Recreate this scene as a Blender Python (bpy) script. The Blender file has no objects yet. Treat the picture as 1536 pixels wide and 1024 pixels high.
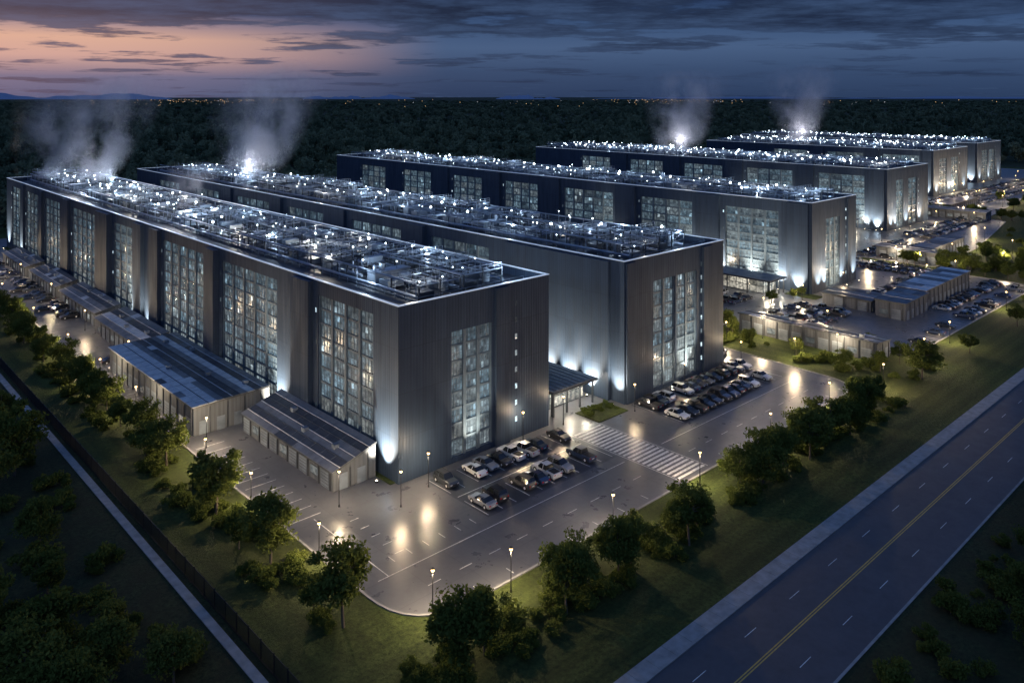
import bpy, math, random
import numpy as np
from mathutils import Vector, Matrix
R = random.Random(7)
scene = bpy.context.scene
COL = scene.collection

# ------------------------------------------------------------------ materials
def nmat(name):
    m = bpy.data.materials.new(name); m.use_nodes = True
    nt = m.node_tree
    for n in list(nt.nodes): nt.nodes.remove(n)
    out = nt.nodes.new('ShaderNodeOutputMaterial')
    return m, nt, out
def N(nt, t, **kw):
    n = nt.nodes.new(t)
    for k, v in kw.items(): setattr(n, k, v)
    return n
def math_(nt, op, a, b=None, c=None, clamp=False):
    n = N(nt, 'ShaderNodeMath', operation=op); n.use_clamp = clamp
    for i, s in enumerate((a, b, c)):
        if s is None: continue
        if isinstance(s, (int, float)): n.inputs[i].default_value = s
        else: nt.links.new(s, n.inputs[i])
    return n.outputs[0]
def mixc(nt, f, a, b, blend='MIX'):
    n = N(nt, 'ShaderNodeMix', data_type='RGBA', blend_type=blend)
    for i, s in ((0, f), (6, a), (7, b)):
        if isinstance(s, (int, float)): n.inputs[i].default_value = s
        elif isinstance(s, tuple): n.inputs[i].default_value = (*s, 1) if len(s) == 3 else s
        else: nt.links.new(s, n.inputs[i])
    return n.outputs[2]
def maprange(nt, v, a, b, c=0.0, d=1.0, smooth=False):
    n = N(nt, 'ShaderNodeMapRange')
    if smooth: n.interpolation_type = 'SMOOTHSTEP'
    nt.links.new(v, n.inputs[0])
    for i, s in zip((1, 2, 3, 4), (a, b, c, d)): n.inputs[i].default_value = s
    return n.outputs[0]
def noise(nt, vec, scale, detail=4, rough=.55):
    n = N(nt, 'ShaderNodeTexNoise')
    n.inputs['Scale'].default_value = scale; n.inputs['Detail'].default_value = detail
    n.inputs['Roughness'].default_value = rough
    if vec is not None: nt.links.new(vec, n.inputs['Vector'])
    return n.outputs['Fac']

def pbr(name, c1, c2=None, rough=.6, metal=0.0, nscale=.5, bump=0.0, bscale=8, r2=None, spec=.5):
    m, nt, out = nmat(name)
    b = N(nt, 'ShaderNodeBsdfPrincipled')
    nt.links.new(b.outputs[0], out.inputs[0])
    tc = N(nt, 'ShaderNodeTexCoord')
    if c2 is None: c2 = tuple(x * .75 for x in c1)
    f = maprange(nt, noise(nt, tc.outputs['Object'], nscale, 4), .3, .7)
    nt.links.new(mixc(nt, f, c1, c2), b.inputs['Base Color'])
    b.inputs['Roughness'].default_value = rough
    if r2 is not None:
        nt.links.new(maprange(nt, f, 0, 1, rough, r2), b.inputs['Roughness'])
    b.inputs['Metallic'].default_value = metal
    b.inputs['Specular IOR Level'].default_value = spec
    if bump:
        bn = N(nt, 'ShaderNodeBump'); bn.inputs['Strength'].default_value = bump
        bn.inputs['Distance'].default_value = .05
        nt.links.new(noise(nt, tc.outputs['Object'], bscale, 3), bn.inputs['Height'])
        nt.links.new(bn.outputs[0], b.inputs['Normal'])
    return m
def emis(name, col, s, sampling='NONE'):
    m, nt, out = nmat(name)
    e = N(nt, 'ShaderNodeEmission'); e.inputs[0].default_value = (*col, 1); e.inputs[1].default_value = s
    nt.links.new(e.outputs[0], out.inputs[0])
    m.cycles.emission_sampling = sampling
    return m

def wall_mat(name, c1, c2, rib=.6, rough=.5, metal=0.0, ribs=.2):
    m, nt, out = nmat(name)
    b = N(nt, 'ShaderNodeBsdfPrincipled'); nt.links.new(b.outputs[0], out.inputs[0])
    tc = N(nt, 'ShaderNodeTexCoord'); sp = N(nt, 'ShaderNodeSeparateXYZ')
    nt.links.new(tc.outputs['Object'], sp.inputs[0])
    s = math_(nt, 'ADD', sp.outputs[0], sp.outputs[1])
    cb = N(nt, 'ShaderNodeCombineXYZ')
    nt.links.new(math_(nt, 'FLOOR', math_(nt, 'DIVIDE', s, 2.4)), cb.inputs[0])
    nt.links.new(math_(nt, 'FLOOR', math_(nt, 'DIVIDE', sp.outputs[2], 6.9)), cb.inputs[1])
    wn = N(nt, 'ShaderNodeTexWhiteNoise'); nt.links.new(cb.outputs[0], wn.inputs[0])
    mp = N(nt, 'ShaderNodeMapping'); mp.inputs['Scale'].default_value = (1, 1, .12)
    nt.links.new(tc.outputs['Object'], mp.inputs[0])
    streak = maprange(nt, noise(nt, mp.outputs[0], .9, 5), .3, .7)
    f = math_(nt, 'ADD', math_(nt, 'MULTIPLY', wn.outputs[0], .4), math_(nt, 'MULTIPLY', streak, .6))
    col = mixc(nt, f, c1, c2)
    fx = math_(nt, 'FRACT', math_(nt, 'DIVIDE', sp.outputs[2], 6.9))
    seam = math_(nt, 'LESS_THAN', fx, .014)
    fy = math_(nt, 'FRACT', math_(nt, 'DIVIDE', s, 2.4))
    seam = math_(nt, 'MAXIMUM', seam, math_(nt, 'LESS_THAN', fy, .03))
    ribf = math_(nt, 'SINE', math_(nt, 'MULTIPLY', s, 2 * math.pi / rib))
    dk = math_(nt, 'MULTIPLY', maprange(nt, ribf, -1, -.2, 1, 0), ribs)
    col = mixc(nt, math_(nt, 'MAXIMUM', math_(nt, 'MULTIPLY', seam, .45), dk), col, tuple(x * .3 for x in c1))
    nt.links.new(col, b.inputs['Base Color'])
    b.inputs['Metallic'].default_value = metal
    b.inputs['Specular IOR Level'].default_value = .22
    nt.links.new(maprange(nt, streak, 0, 1, rough - .08, rough + .12), b.inputs['Roughness'])
    bn = N(nt, 'ShaderNodeBump'); bn.inputs['Strength'].default_value = .18; bn.inputs['Distance'].default_value = .05
    nt.links.new(ribf, bn.inputs['Height']); nt.links.new(bn.outputs[0], b.inputs['Normal'])
    return m

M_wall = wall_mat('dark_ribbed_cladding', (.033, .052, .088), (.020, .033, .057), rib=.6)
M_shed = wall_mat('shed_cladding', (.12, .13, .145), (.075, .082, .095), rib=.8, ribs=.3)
M_core = pbr('core_dark', (.03, .036, .045), rough=.7)
M_fin = pbr('mullion_metal', (.085, .12, .155), (.06, .085, .115), rough=.45)
M_deck = pbr('roof_membrane', (.028, .033, .042), (.016, .019, .026), rough=.4, r2=.65, nscale=.3)
M_galv = pbr('galvanised_steel', (.36, .42, .50), (.16, .19, .24), rough=.34, metal=.6, nscale=.35)
M_dksteel = pbr('painted_steel', (.07, .08, .095), (.035, .04, .05), rough=.45, metal=.4)
M_unit = pbr('unit_casing', (.22, .26, .31), (.09, .11, .14), rough=.5, metal=.2, nscale=.25)
M_roofL = pbr('roof_sheet_light', (.55, .57, .6), (.36, .38, .41), rough=.3, metal=.1, r2=.5, nscale=.6)
M_roofM = pbr('roof_sheet_mid', (.18, .195, .215), (.11, .12, .135), rough=.35, metal=.2, r2=.5, nscale=.6)
M_roofD = pbr('roof_sheet_dark', (.05, .056, .068), (.03, .034, .042), rough=.3, r2=.5)
M_conc = pbr('concrete', (.27, .27, .27), (.17, .17, .17), rough=.8, nscale=.8, bump=.2)
M_paint = pbr('white_road_paint', (.78, .78, .76), (.38, .38, .37), rough=.6, nscale=2.5)
M_yel = pbr('yellow_road_paint', (.62, .38, .06), (.36, .23, .05), rough=.6, nscale=2)
M_black = pbr('black_metal', (.014, .015, .018), rough=.5, metal=.3)
M_rubber = pbr('rubber', (.012, .012, .012), rough=.8)
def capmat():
    m, nt, out = nmat('coping_with_glow')
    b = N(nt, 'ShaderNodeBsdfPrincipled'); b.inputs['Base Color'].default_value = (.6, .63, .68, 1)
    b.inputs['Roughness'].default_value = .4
    b.inputs['Emission Color'].default_value = (.65, .8, 1, 1); b.inputs['Emission Strength'].default_value = .24  # weak emission added so the metal coping edge reads bright
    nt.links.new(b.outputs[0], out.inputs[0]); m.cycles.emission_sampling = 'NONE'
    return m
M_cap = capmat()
M_bulbC = emis('cool_lamp_glow', (.78, .9, 1), 14)
M_bulbW = emis('warm_lamp_glow', (1, .64, .26), 9)
M_up = emis('uplight_lens', (1, .85, .6), 12)
M_tube = emis('led_batten', (.72, .86, 1), 2.2)

def glass_lit(name):
    m, nt, out = nmat(name)
    at = N(nt, 'ShaderNodeAttribute', attribute_name='lit')
    at2 = N(nt, 'ShaderNodeAttribute', attribute_name='warm')
    tc = N(nt, 'ShaderNodeTexCoord')
    nz = maprange(nt, noise(nt, tc.outputs['Object'], 1.3, 3), .35, .65, .3, 1.6)
    col = mixc(nt, at2.outputs['Fac'], (.48, .76, .95), (1, .90, .70))
    e = N(nt, 'ShaderNodeEmission'); nt.links.new(col, e.inputs[0])
    nt.links.new(math_(nt, 'MULTIPLY', at.outputs['Fac'], nz), e.inputs[1])
    g = N(nt, 'ShaderNodeBsdfPrincipled'); g.inputs['Base Color'].default_value = (.045, .06, .078, 1)
    g.inputs['Roughness'].default_value = .2
    ad = N(nt, 'ShaderNodeAddShader'); nt.links.new(e.outputs[0], ad.inputs[0]); nt.links.new(g.outputs[0], ad.inputs[1])
    nt.links.new(ad.outputs[0], out.inputs[0]); m.cycles.emission_sampling = 'NONE'
    return m
M_win = glass_lit('lit_glazing')

def asphalt(name, c1, c2, rough, r2, joint=0):
    m, nt, out = nmat(name)
    b = N(nt, 'ShaderNodeBsdfPrincipled'); nt.links.new(b.outputs[0], out.inputs[0])
    tc = N(nt, 'ShaderNodeTexCoord'); v = tc.outputs['Object']
    big = maprange(nt, noise(nt, v, .09, 5, .6), .3, .7)
    fine = maprange(nt, noise(nt, v, 1.3, 6, .7), .3, .7)
    col = mixc(nt, math_(nt, 'ADD', math_(nt, 'MULTIPLY', big, .5), math_(nt, 'MULTIPLY', fine, .5)), c1, c2)
    sp = N(nt, 'ShaderNodeSeparateXYZ'); nt.links.new(v, sp.inputs[0])
    if joint:
        a = math_(nt, 'LESS_THAN', math_(nt, 'FRACT', math_(nt, 'DIVIDE', sp.outputs[0], joint)), .015)
        c = math_(nt, 'LESS_THAN', math_(nt, 'FRACT', math_(nt, 'DIVIDE', sp.outputs[1], joint)), .015)
        col = mixc(nt, math_(nt, 'MULTIPLY', math_(nt, 'MAXIMUM', a, c), .5), col, tuple(x * .3 for x in c1))
        cb = N(nt, 'ShaderNodeCombineXYZ')
        nt.links.new(math_(nt, 'FLOOR', math_(nt, 'DIVIDE', sp.outputs[0], joint)), cb.inputs[0]); nt.links.new(math_(nt, 'FLOOR', math_(nt, 'DIVIDE', sp.outputs[1], joint * 3)), cb.inputs[1])
        wn = N(nt, 'ShaderNodeTexWhiteNoise'); nt.links.new(cb.outputs[0], wn.inputs[0])
        col = mixc(nt, math_(nt, 'MULTIPLY', wn.outputs[0], .45), col, tuple(x * .8 for x in c2))
    vo = N(nt, 'ShaderNodeTexVoronoi'); vo.inputs['Scale'].default_value = .37; nt.links.new(v, vo.inputs['Vector'])
    st = maprange(nt, vo.outputs['Distance'], .05, .24, .25, 0)
    col = mixc(nt, st, col, tuple(x * .45 for x in c2))
    nt.links.new(col, b.inputs['Base Color'])
    wet = maprange(nt, noise(nt, v, .3, 5, .65), .3, .7)
    nt.links.new(math_(nt, 'ADD', math_(nt, 'MULTIPLY', wet, r2 - rough), rough), b.inputs['Roughness'])
    bn = N(nt, 'ShaderNodeBump'); bn.inputs['Strength'].default_value = .2; bn.inputs['Distance'].default_value = .02
    nt.links.new(noise(nt, v, 12, 3), bn.inputs['Height']); nt.links.new(bn.outputs[0], b.inputs['Normal'])
    return m
M_lot = asphalt('lot_asphalt', (.110, .114, .125), (.064, .067, .078), .24, .44, 6)
M_lotdark = asphalt('stall_asphalt', (.045, .05, .062), (.027, .031, .041), .26, .44, 6)
M_road = asphalt('road_asphalt', (.072, .064, .070), (.045, .041, .047), .55, .72, 0)

def grass():
    m, nt, out = nmat('grass')
    b = N(nt, 'ShaderNodeBsdfPrincipled'); nt.links.new(b.outputs[0], out.inputs[0])
    g = N(nt, 'ShaderNodeNewGeometry'); v = g.outputs['Position']
    sp = N(nt, 'ShaderNodeSeparateXYZ'); nt.links.new(v, sp.inputs[0])
    big = maprange(nt, noise(nt, v, .05, 6, .65), .35, .65)
    fine = maprange(nt, noise(nt, v, 1.6, 8, .8), .38, .62)
    lawn = mixc(nt, fine, (.018, .032, .008), (.085, .11, .028))
    lawn = mixc(nt, math_(nt, 'MULTIPLY', big, .55), lawn, (.040, .038, .015))
    rough = mixc(nt, fine, (.010, .017, .008), (.050, .062, .026))
    rough = mixc(nt, maprange(nt, noise(nt, v, .25, 6, .7), .4, .65), rough, (.030, .030, .015))
    inx = math_(nt, 'GREATER_THAN', sp.outputs[0], 39.0)
    iny = math_(nt, 'GREATER_THAN', sp.outputs[1], 50)
    inf = math_(nt, 'LESS_THAN', sp.outputs[1], 430)
    infx = math_(nt, 'LESS_THAN', sp.outputs[0], 780)
    mask = math_(nt, 'MULTIPLY', math_(nt, 'MULTIPLY', inx, iny), math_(nt, 'MULTIPLY', inf, infx))
    sx = math_(nt, 'SINE', math_(nt, 'MULTIPLY', sp.outputs[0], 2 * math.pi / 3.2))
    sy = math_(nt, 'SINE', math_(nt, 'MULTIPLY', sp.outputs[1], 2 * math.pi / 3.2))
    st = mixc(nt, math_(nt, 'GREATER_THAN', sp.outputs[1], 75), sy, sx)
    lawn = mixc(nt, maprange(nt, st, -.4, .4, 0, .35), lawn, (.018, .028, .008))
    col = mixc(nt, mask, rough, lawn)
    nt.links.new(col, b.inputs['Base Color']); b.inputs['Roughness'].default_value = .9
    b.inputs['Specular IOR Level'].default_value = .15
    bn = N(nt, 'ShaderNodeBump'); bn.inputs['Strength'].default_value = 1; bn.inputs['Distance'].default_value = .25
    nt.links.new(noise(nt, v, 2.5, 5, .8), bn.inputs['Height']); nt.links.new(bn.outputs[0], b.inputs['Normal'])
    return m
M_grass = grass()
def leafmat(name, c1, c2, wr=.4):
    m, nt, out = nmat(name)
    oi = N(nt, 'ShaderNodeObjectInfo'); tc = N(nt, 'ShaderNodeTexCoord')
    f = maprange(nt, noise(nt, tc.outputs['Object'], 1.1, 3, .7), .3, .7)
    f = math_(nt, 'ADD', math_(nt, 'MULTIPLY', f, 1 - wr), math_(nt, 'MULTIPLY', oi.outputs['Random'], wr))
    col = mixc(nt, f, c1, c2)
    d = N(nt, 'ShaderNodeBsdfDiffuse'); nt.links.new(col, d.inputs['Color'])
    t = N(nt, 'ShaderNodeBsdfTranslucent'); nt.links.new(col, t.inputs[0])
    mx = N(nt, 'ShaderNodeMixShader'); mx.inputs[0].default_value = .35
    nt.links.new(d.outputs[0], mx.inputs[1]); nt.links.new(t.outputs[0], mx.inputs[2]); nt.links.new(mx.outputs[0], out.inputs[0])
    return m
M_leaf = leafmat('tree_leaves', (.045, .07, .018), (.13, .15, .038))
M_fleaf = leafmat('forest_leaves', (.035, .06, .038), (.25, .28, .17), .75)
M_bark = pbr('bark', (.12, .095, .07), (.06, .05, .04), rough=.9, nscale=3)
def carpaint():
    m, nt, out = nmat('car_paint')
    b = N(nt, 'ShaderNodeBsdfPrincipled'); oi = N(nt, 'ShaderNodeObjectInfo')
    nt.links.new(oi.outputs['Color'], b.inputs['Base Color'])
    b.inputs['Roughness'].default_value = .28; b.inputs['Coat Weight'].default_value = .8; b.inputs['Metallic'].default_value = .3
    nt.links.new(b.outputs[0], out.inputs[0]); return m
M_car = carpaint()
M_cglass = pbr('car_glass', (.01, .012, .015), rough=.06)
M_lens = pbr('lamp_lens', (.7, .7, .7), rough=.15)
M_tail = pbr('tail_lens', (.35, .01, .01), rough=.2)

# ------------------------------------------------------------------ mesh builder
class MB:
    def __init__(s): s.v = []; s.f = []; s.m = []; s.lit = []; s.warm = []
    def face(s, pts, m=0, lit=0, warm=0):
        n = len(s.v); s.v += [tuple(p) for p in pts]; s.f.append(tuple(range(n, n + len(pts))))
        s.m.append(m); s.lit.append(lit); s.warm.append(warm)
    def _add(s, vs, fs, m):
        n = len(s.v); s.v += vs
        for f in fs:
            s.f.append(tuple(i + n for i in f)); s.m.append(m); s.lit.append(0); s.warm.append(0)
    def box(s, x0, x1, y0, y1, z0, z1, m=0):
        vs = [(x0, y0, z0), (x1, y0, z0), (x1, y1, z0), (x0, y1, z0), (x0, y0, z1), (x1, y0, z1), (x1, y1, z1), (x0, y1, z1)]
        s._add(vs, [(0, 3, 2, 1), (4, 5, 6, 7), (0, 1, 5, 4), (1, 2, 6, 5), (2, 3, 7, 6), (3, 0, 4, 7)], m)
    def tube(s, p, q, r0, r1=None, n=6, m=0, caps=True):
        if r1 is None: r1 = r0
        p = Vector(p); q = Vector(q); d = q - p
        if d.length < 1e-6: return
        d.normalize(); a = d.orthogonal().normalized(); b = d.cross(a)
        vs = []
        for c, r in ((p, r0), (q, r1)):
            for i in range(n):
                t = 2 * math.pi * i / n
                vs.append(tuple(c + a * (math.cos(t) * r) + b * (math.sin(t) * r)))
        fs = [(i, (i + 1) % n, n + (i + 1) % n, n + i) for i in range(n)]
        if caps: fs += [tuple(range(n - 1, -1, -1)), tuple(range(n, 2 * n))]
        s._add(vs, fs, m)
    def ball(s, c, r, m=0, n=8, k=5, sz=1.0):
        vs = []; fs = []
        for j in range(1, k):
            ph = math.pi * j / k
            for i in range(n):
                t = 2 * math.pi * i / n
                vs.append((c[0] + r * math.sin(ph) * math.cos(t), c[1] + r * math.sin(ph) * math.sin(t), c[2] + r * sz * math.cos(ph)))
        vs += [(c[0], c[1], c[2] + r * sz), (c[0], c[1], c[2] - r * sz)]
        T = len(vs) - 2; B = T + 1
        for i in range(n):
            fs.append((T, i, (i + 1) % n)); b0 = (k - 2) * n
            fs.append((B, b0 + (i + 1) % n, b0 + i))
            for j in range(k - 2):
                fs.append((j * n + i, (j + 1) * n + i, (j + 1) * n + (i + 1) % n, j * n + (i + 1) % n))
        s._add(vs, fs, m)
    def mesh(s, name, mats, smooth=False):
        me = bpy.data.meshes.new(name); me.from_pydata(s.v, [], s.f)
        for mt in mats: me.materials.append(mt)
        me.polygons.foreach_set('material_index', s.m)
        if smooth: me.polygons.foreach_set('use_smooth', [True] * len(s.f))
        if any(s.lit):
            a = me.attributes.new('lit', 'FLOAT', 'FACE'); a.data.foreach_set('value', s.lit)
            a = me.attributes.new('warm', 'FLOAT', 'FACE'); a.data.foreach_set('value', s.warm)
        me.update(); return me
    def obj(s, name, mats, parent=None, loc=(0, 0, 0), rz=0, smooth=False):
        return put(name, s.mesh(name, mats, smooth), parent, loc, rz)
def put(name, me, parent=None, loc=(0, 0, 0), rz=0, sc=1):
    o = bpy.data.objects.new(name, me); COL.objects.link(o); o.location = loc; o.rotation_euler = (0, 0, rz)
    if sc != 1: o.scale = (sc, sc, sc) if isinstance(sc, (int, float)) else sc
    if parent: o.parent = parent
    return o
def empty(name, loc=(0, 0, 0), parent=None):
    o = bpy.data.objects.new(name, None); COL.objects.link(o); o.location = loc; o.empty_display_size = 1
    if parent: o.parent = parent
    return o

_lc = {}
def light(name, kind, parent, loc, power, col, radius=.15, direction=None, size=1.2, blend=1.0):
    key = (kind, power, col, radius, size)
    if key not in _lc:
        l = bpy.data.lights.new(name, kind); l.energy = power; l.color = col; l.shadow_soft_size = radius
        if kind == 'SPOT': l.spot_size = size; l.spot_blend = blend
        _lc[key] = l
    o = bpy.data.objects.new(name, _lc[key]); COL.objects.link(o); o.location = loc
    if direction: o.rotation_euler = Vector(direction).to_track_quat('-Z', 'Y').to_euler()
    if parent: o.parent = parent
    return o

# ------------------------------------------------------------------ roof equipment modules (about 9.6 x 8.6 m)
def rail(b, p, q, h=1.1, m=0, step=1.6):
    p = Vector(p); q = Vector(q); L = (q - p).length; n = max(1, int(L / step))
    for k in (h, h * .5): b.tube(p + Vector((0, 0, k)), q + Vector((0, 0, k)), .045, n=4, m=m, caps=False)
    for i in range(n + 1):
        c = p.lerp(q, i / n); b.box(c.x - .035, c.x + .035, c.y - .035, c.y + .035, c.z, c.z + h, m)
def mod_fans():
    b = MB()
    for i in range(2):
        for j in range(3):
            x, y = .4 + i * 4.4, .3 + j * 2.75
            b.box(x, x + 3.9, y, y + 2.2, 1.0, 2.7, 1)
            b.box(x - .05, x + 3.95, y + .5, y + .6, .9, 2.75, 2)
            for k in range(2):
                cx, cy = x + 1.05 + k * 1.85, y + 1.1
                b.tube((cx, cy, 2.7), (cx, cy, 3.05), .85, .8, 14, 0, caps=False)
                b.tube((cx, cy, 2.72), (cx, cy, 2.76), .8, .8, 14, 2)
                b.box(cx - .8, cx + .8, cy - .05, cy + .05, 3.0, 3.06, 0)
            for px in (x + .1, x + 3.8):
                for py in (y + .1, y + 2.1): b.box(px - .08, px + .08, py - .08, py + .08, 0, 1.0, 2)
    for y in (.0, 8.5): rail(b, (0, y, 2.6), (9.4, y, 2.6))
    return b
def mod_frame():
    b = MB(); H = 4.0
    xs = (0.2, 4.8, 9.3); ys = (.2, 4.3, 8.4)
    for x in xs:
        for y in ys: b.box(x - .12, x + .12, y - .12, y + .12, 0, H + (.8 if x == 4.8 else 0), 2)
    for y in ys:
        b.box(.2, 9.3, y - .1, y + .1, H - .2, H, 0); b.box(.2, 9.3, y - .08, y + .08, 2.0, 2.15, 2)
    for x in xs: b.box(x - .1, x + .1, .2, 8.4, H + .003, H + .18, 0)
    for i in range(4): b.box(1.3 + i * 2.1, 1.4 + i * 2.1, .2, 8.4, H + .185, H + .27, 0)
    for (x, y) in ((.2, .2), (4.8, .2), (.2, 8.4), (4.8, 8.4)):
        b.tube((x, y, 2.1), (x + 4.5, y, H), .05, n=4, m=2, caps=False); b.tube((x, y, H), (x + 4.5, y, 2.1), .05, n=4, m=2, caps=False)
    rail(b, (0.2, .2, H + .2), (9.3, .2, H + .2)); rail(b, (0.2, 8.4, H + .2), (9.3, 8.4, H + .2))
    b.box(1, 4, 1, 3.6, .3, 1.9, 1); b.box(5.4, 8.6, 4.8, 7.6, .3, 1.7, 2)
    b.tube((2, 5.8, .5), (2, 5.8, 3.4), .9, .9, 14, 1); b.tube((2, 5.8, 3.4), (2, 5.8, 3.8), .9, .3, 14, 1)
    return b
def mod_pipes():
    b = MB()
    for i in range(6):
        x = .8 + i * 1.35; r = (.28, .18, .35, .2, .3, .15)[i]; z = (1.4, 2.2, 1.2, 2.4, 1.5, 2.1)[i]
        b.tube((x, 0, z), (x, 8.7, z), r, n=10, m=(0, 2, 1)[i % 3])
        if i % 2 == 0:
            b.tube((x, 3 + i, z), (x, 3 + i, .1), r * .8, n=8, m=0)
            b.tube((x, 3 + i * .6, z), (x, 3 + i * .6, 3.6), .12, n=6, m=0)
    for y in (1, 4.3, 7.7):
        b.box(.2, 9.0, y - .08, y + .08, .95 - .15, .95, 2); b.box(.2, 9.0, y - .08, y + .08, 1.8, 1.95, 2)
        for x in (.2, 4.6, 9.0): b.box(x - .1, x + .1, y - .1, y + .1, 0, 2.9, 2)
        b.box(.2, 9.0, y - .06, y + .06, 2.8, 2.92, 2)
    b.box(3.5, 6.8, 2.0, 3.6, 2.95, 4.0, 1)
    rail(b, (9.3, 0, 1.9), (9.3, 8.7, 1.9)); b.box(8.5, 9.35, 0, 8.7, 1.86, 1.9, 0)
    return b
def mod_ahu():
    b = MB()
    b.box(.6, 8.6, .8, 3.4, .4, 3.0, 1); b.box(.5, 8.7, .7, 3.5, 3.0, 3.12, 0)
    for i in range(7): b.box(1 + i * 1.1, 1.08 + i * 1.1, .72, .8, .5, 2.9, 2)
    b.box(2.0, 3.6, 3.4, 7.4, 1.2, 2.4, 0); b.box(2.0, 3.6, 6.2, 7.4, .0, 1.2, 0)
    b.tube((6.2, 2.1, 3.1), (6.2, 2.1, 4.8), .55, .55, 12, 0); b.tube((6.2, 2.1, 4.8), (6.2, 2.1, 5.0), .75, .75, 12, 2)
    b.tube((7.8, 2.1, 3.1), (7.8, 2.1, 4.3), .35, .35, 10, 0)
    b.box(5.2, 8.8, 5.0, 7.9, .5, 2.1, 1)
    for k in range(2):
        b.tube((6.1 + k * 1.8, 6.45, 2.1), (6.1 + k * 1.8, 6.45, 2.5), .75, .72, 12, 0, caps=False)
        b.tube((6.1 + k * 1.8, 6.45, 2.1), (6.1 + k * 1.8, 6.45, 2.16), .7, .7, 12, 2)
    b.tube((4.6, .4, .9), (4.6, 8.6, .9), .2, n=8, m=0); b.tube((.3, .4, 2.1), (.3, 8.6, 2.1), .16, n=8, m=0)
    for y in (1, 4.5, 8): b.box(.25, .35, y, y + .1, 0, 2.0, 2); b.box(4.5, 4.7, y, y + .1, 0, .75, 2)
    return b
MODS = [f().mesh(n, [M_galv, M_unit, M_dksteel]) for f, n in ((mod_fans, 'cooling_fan_bank'), (mod_frame, 'steel_gantry'), (mod_pipes, 'pipe_rack'), (mod_ahu, 'air_handler'))]

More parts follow.
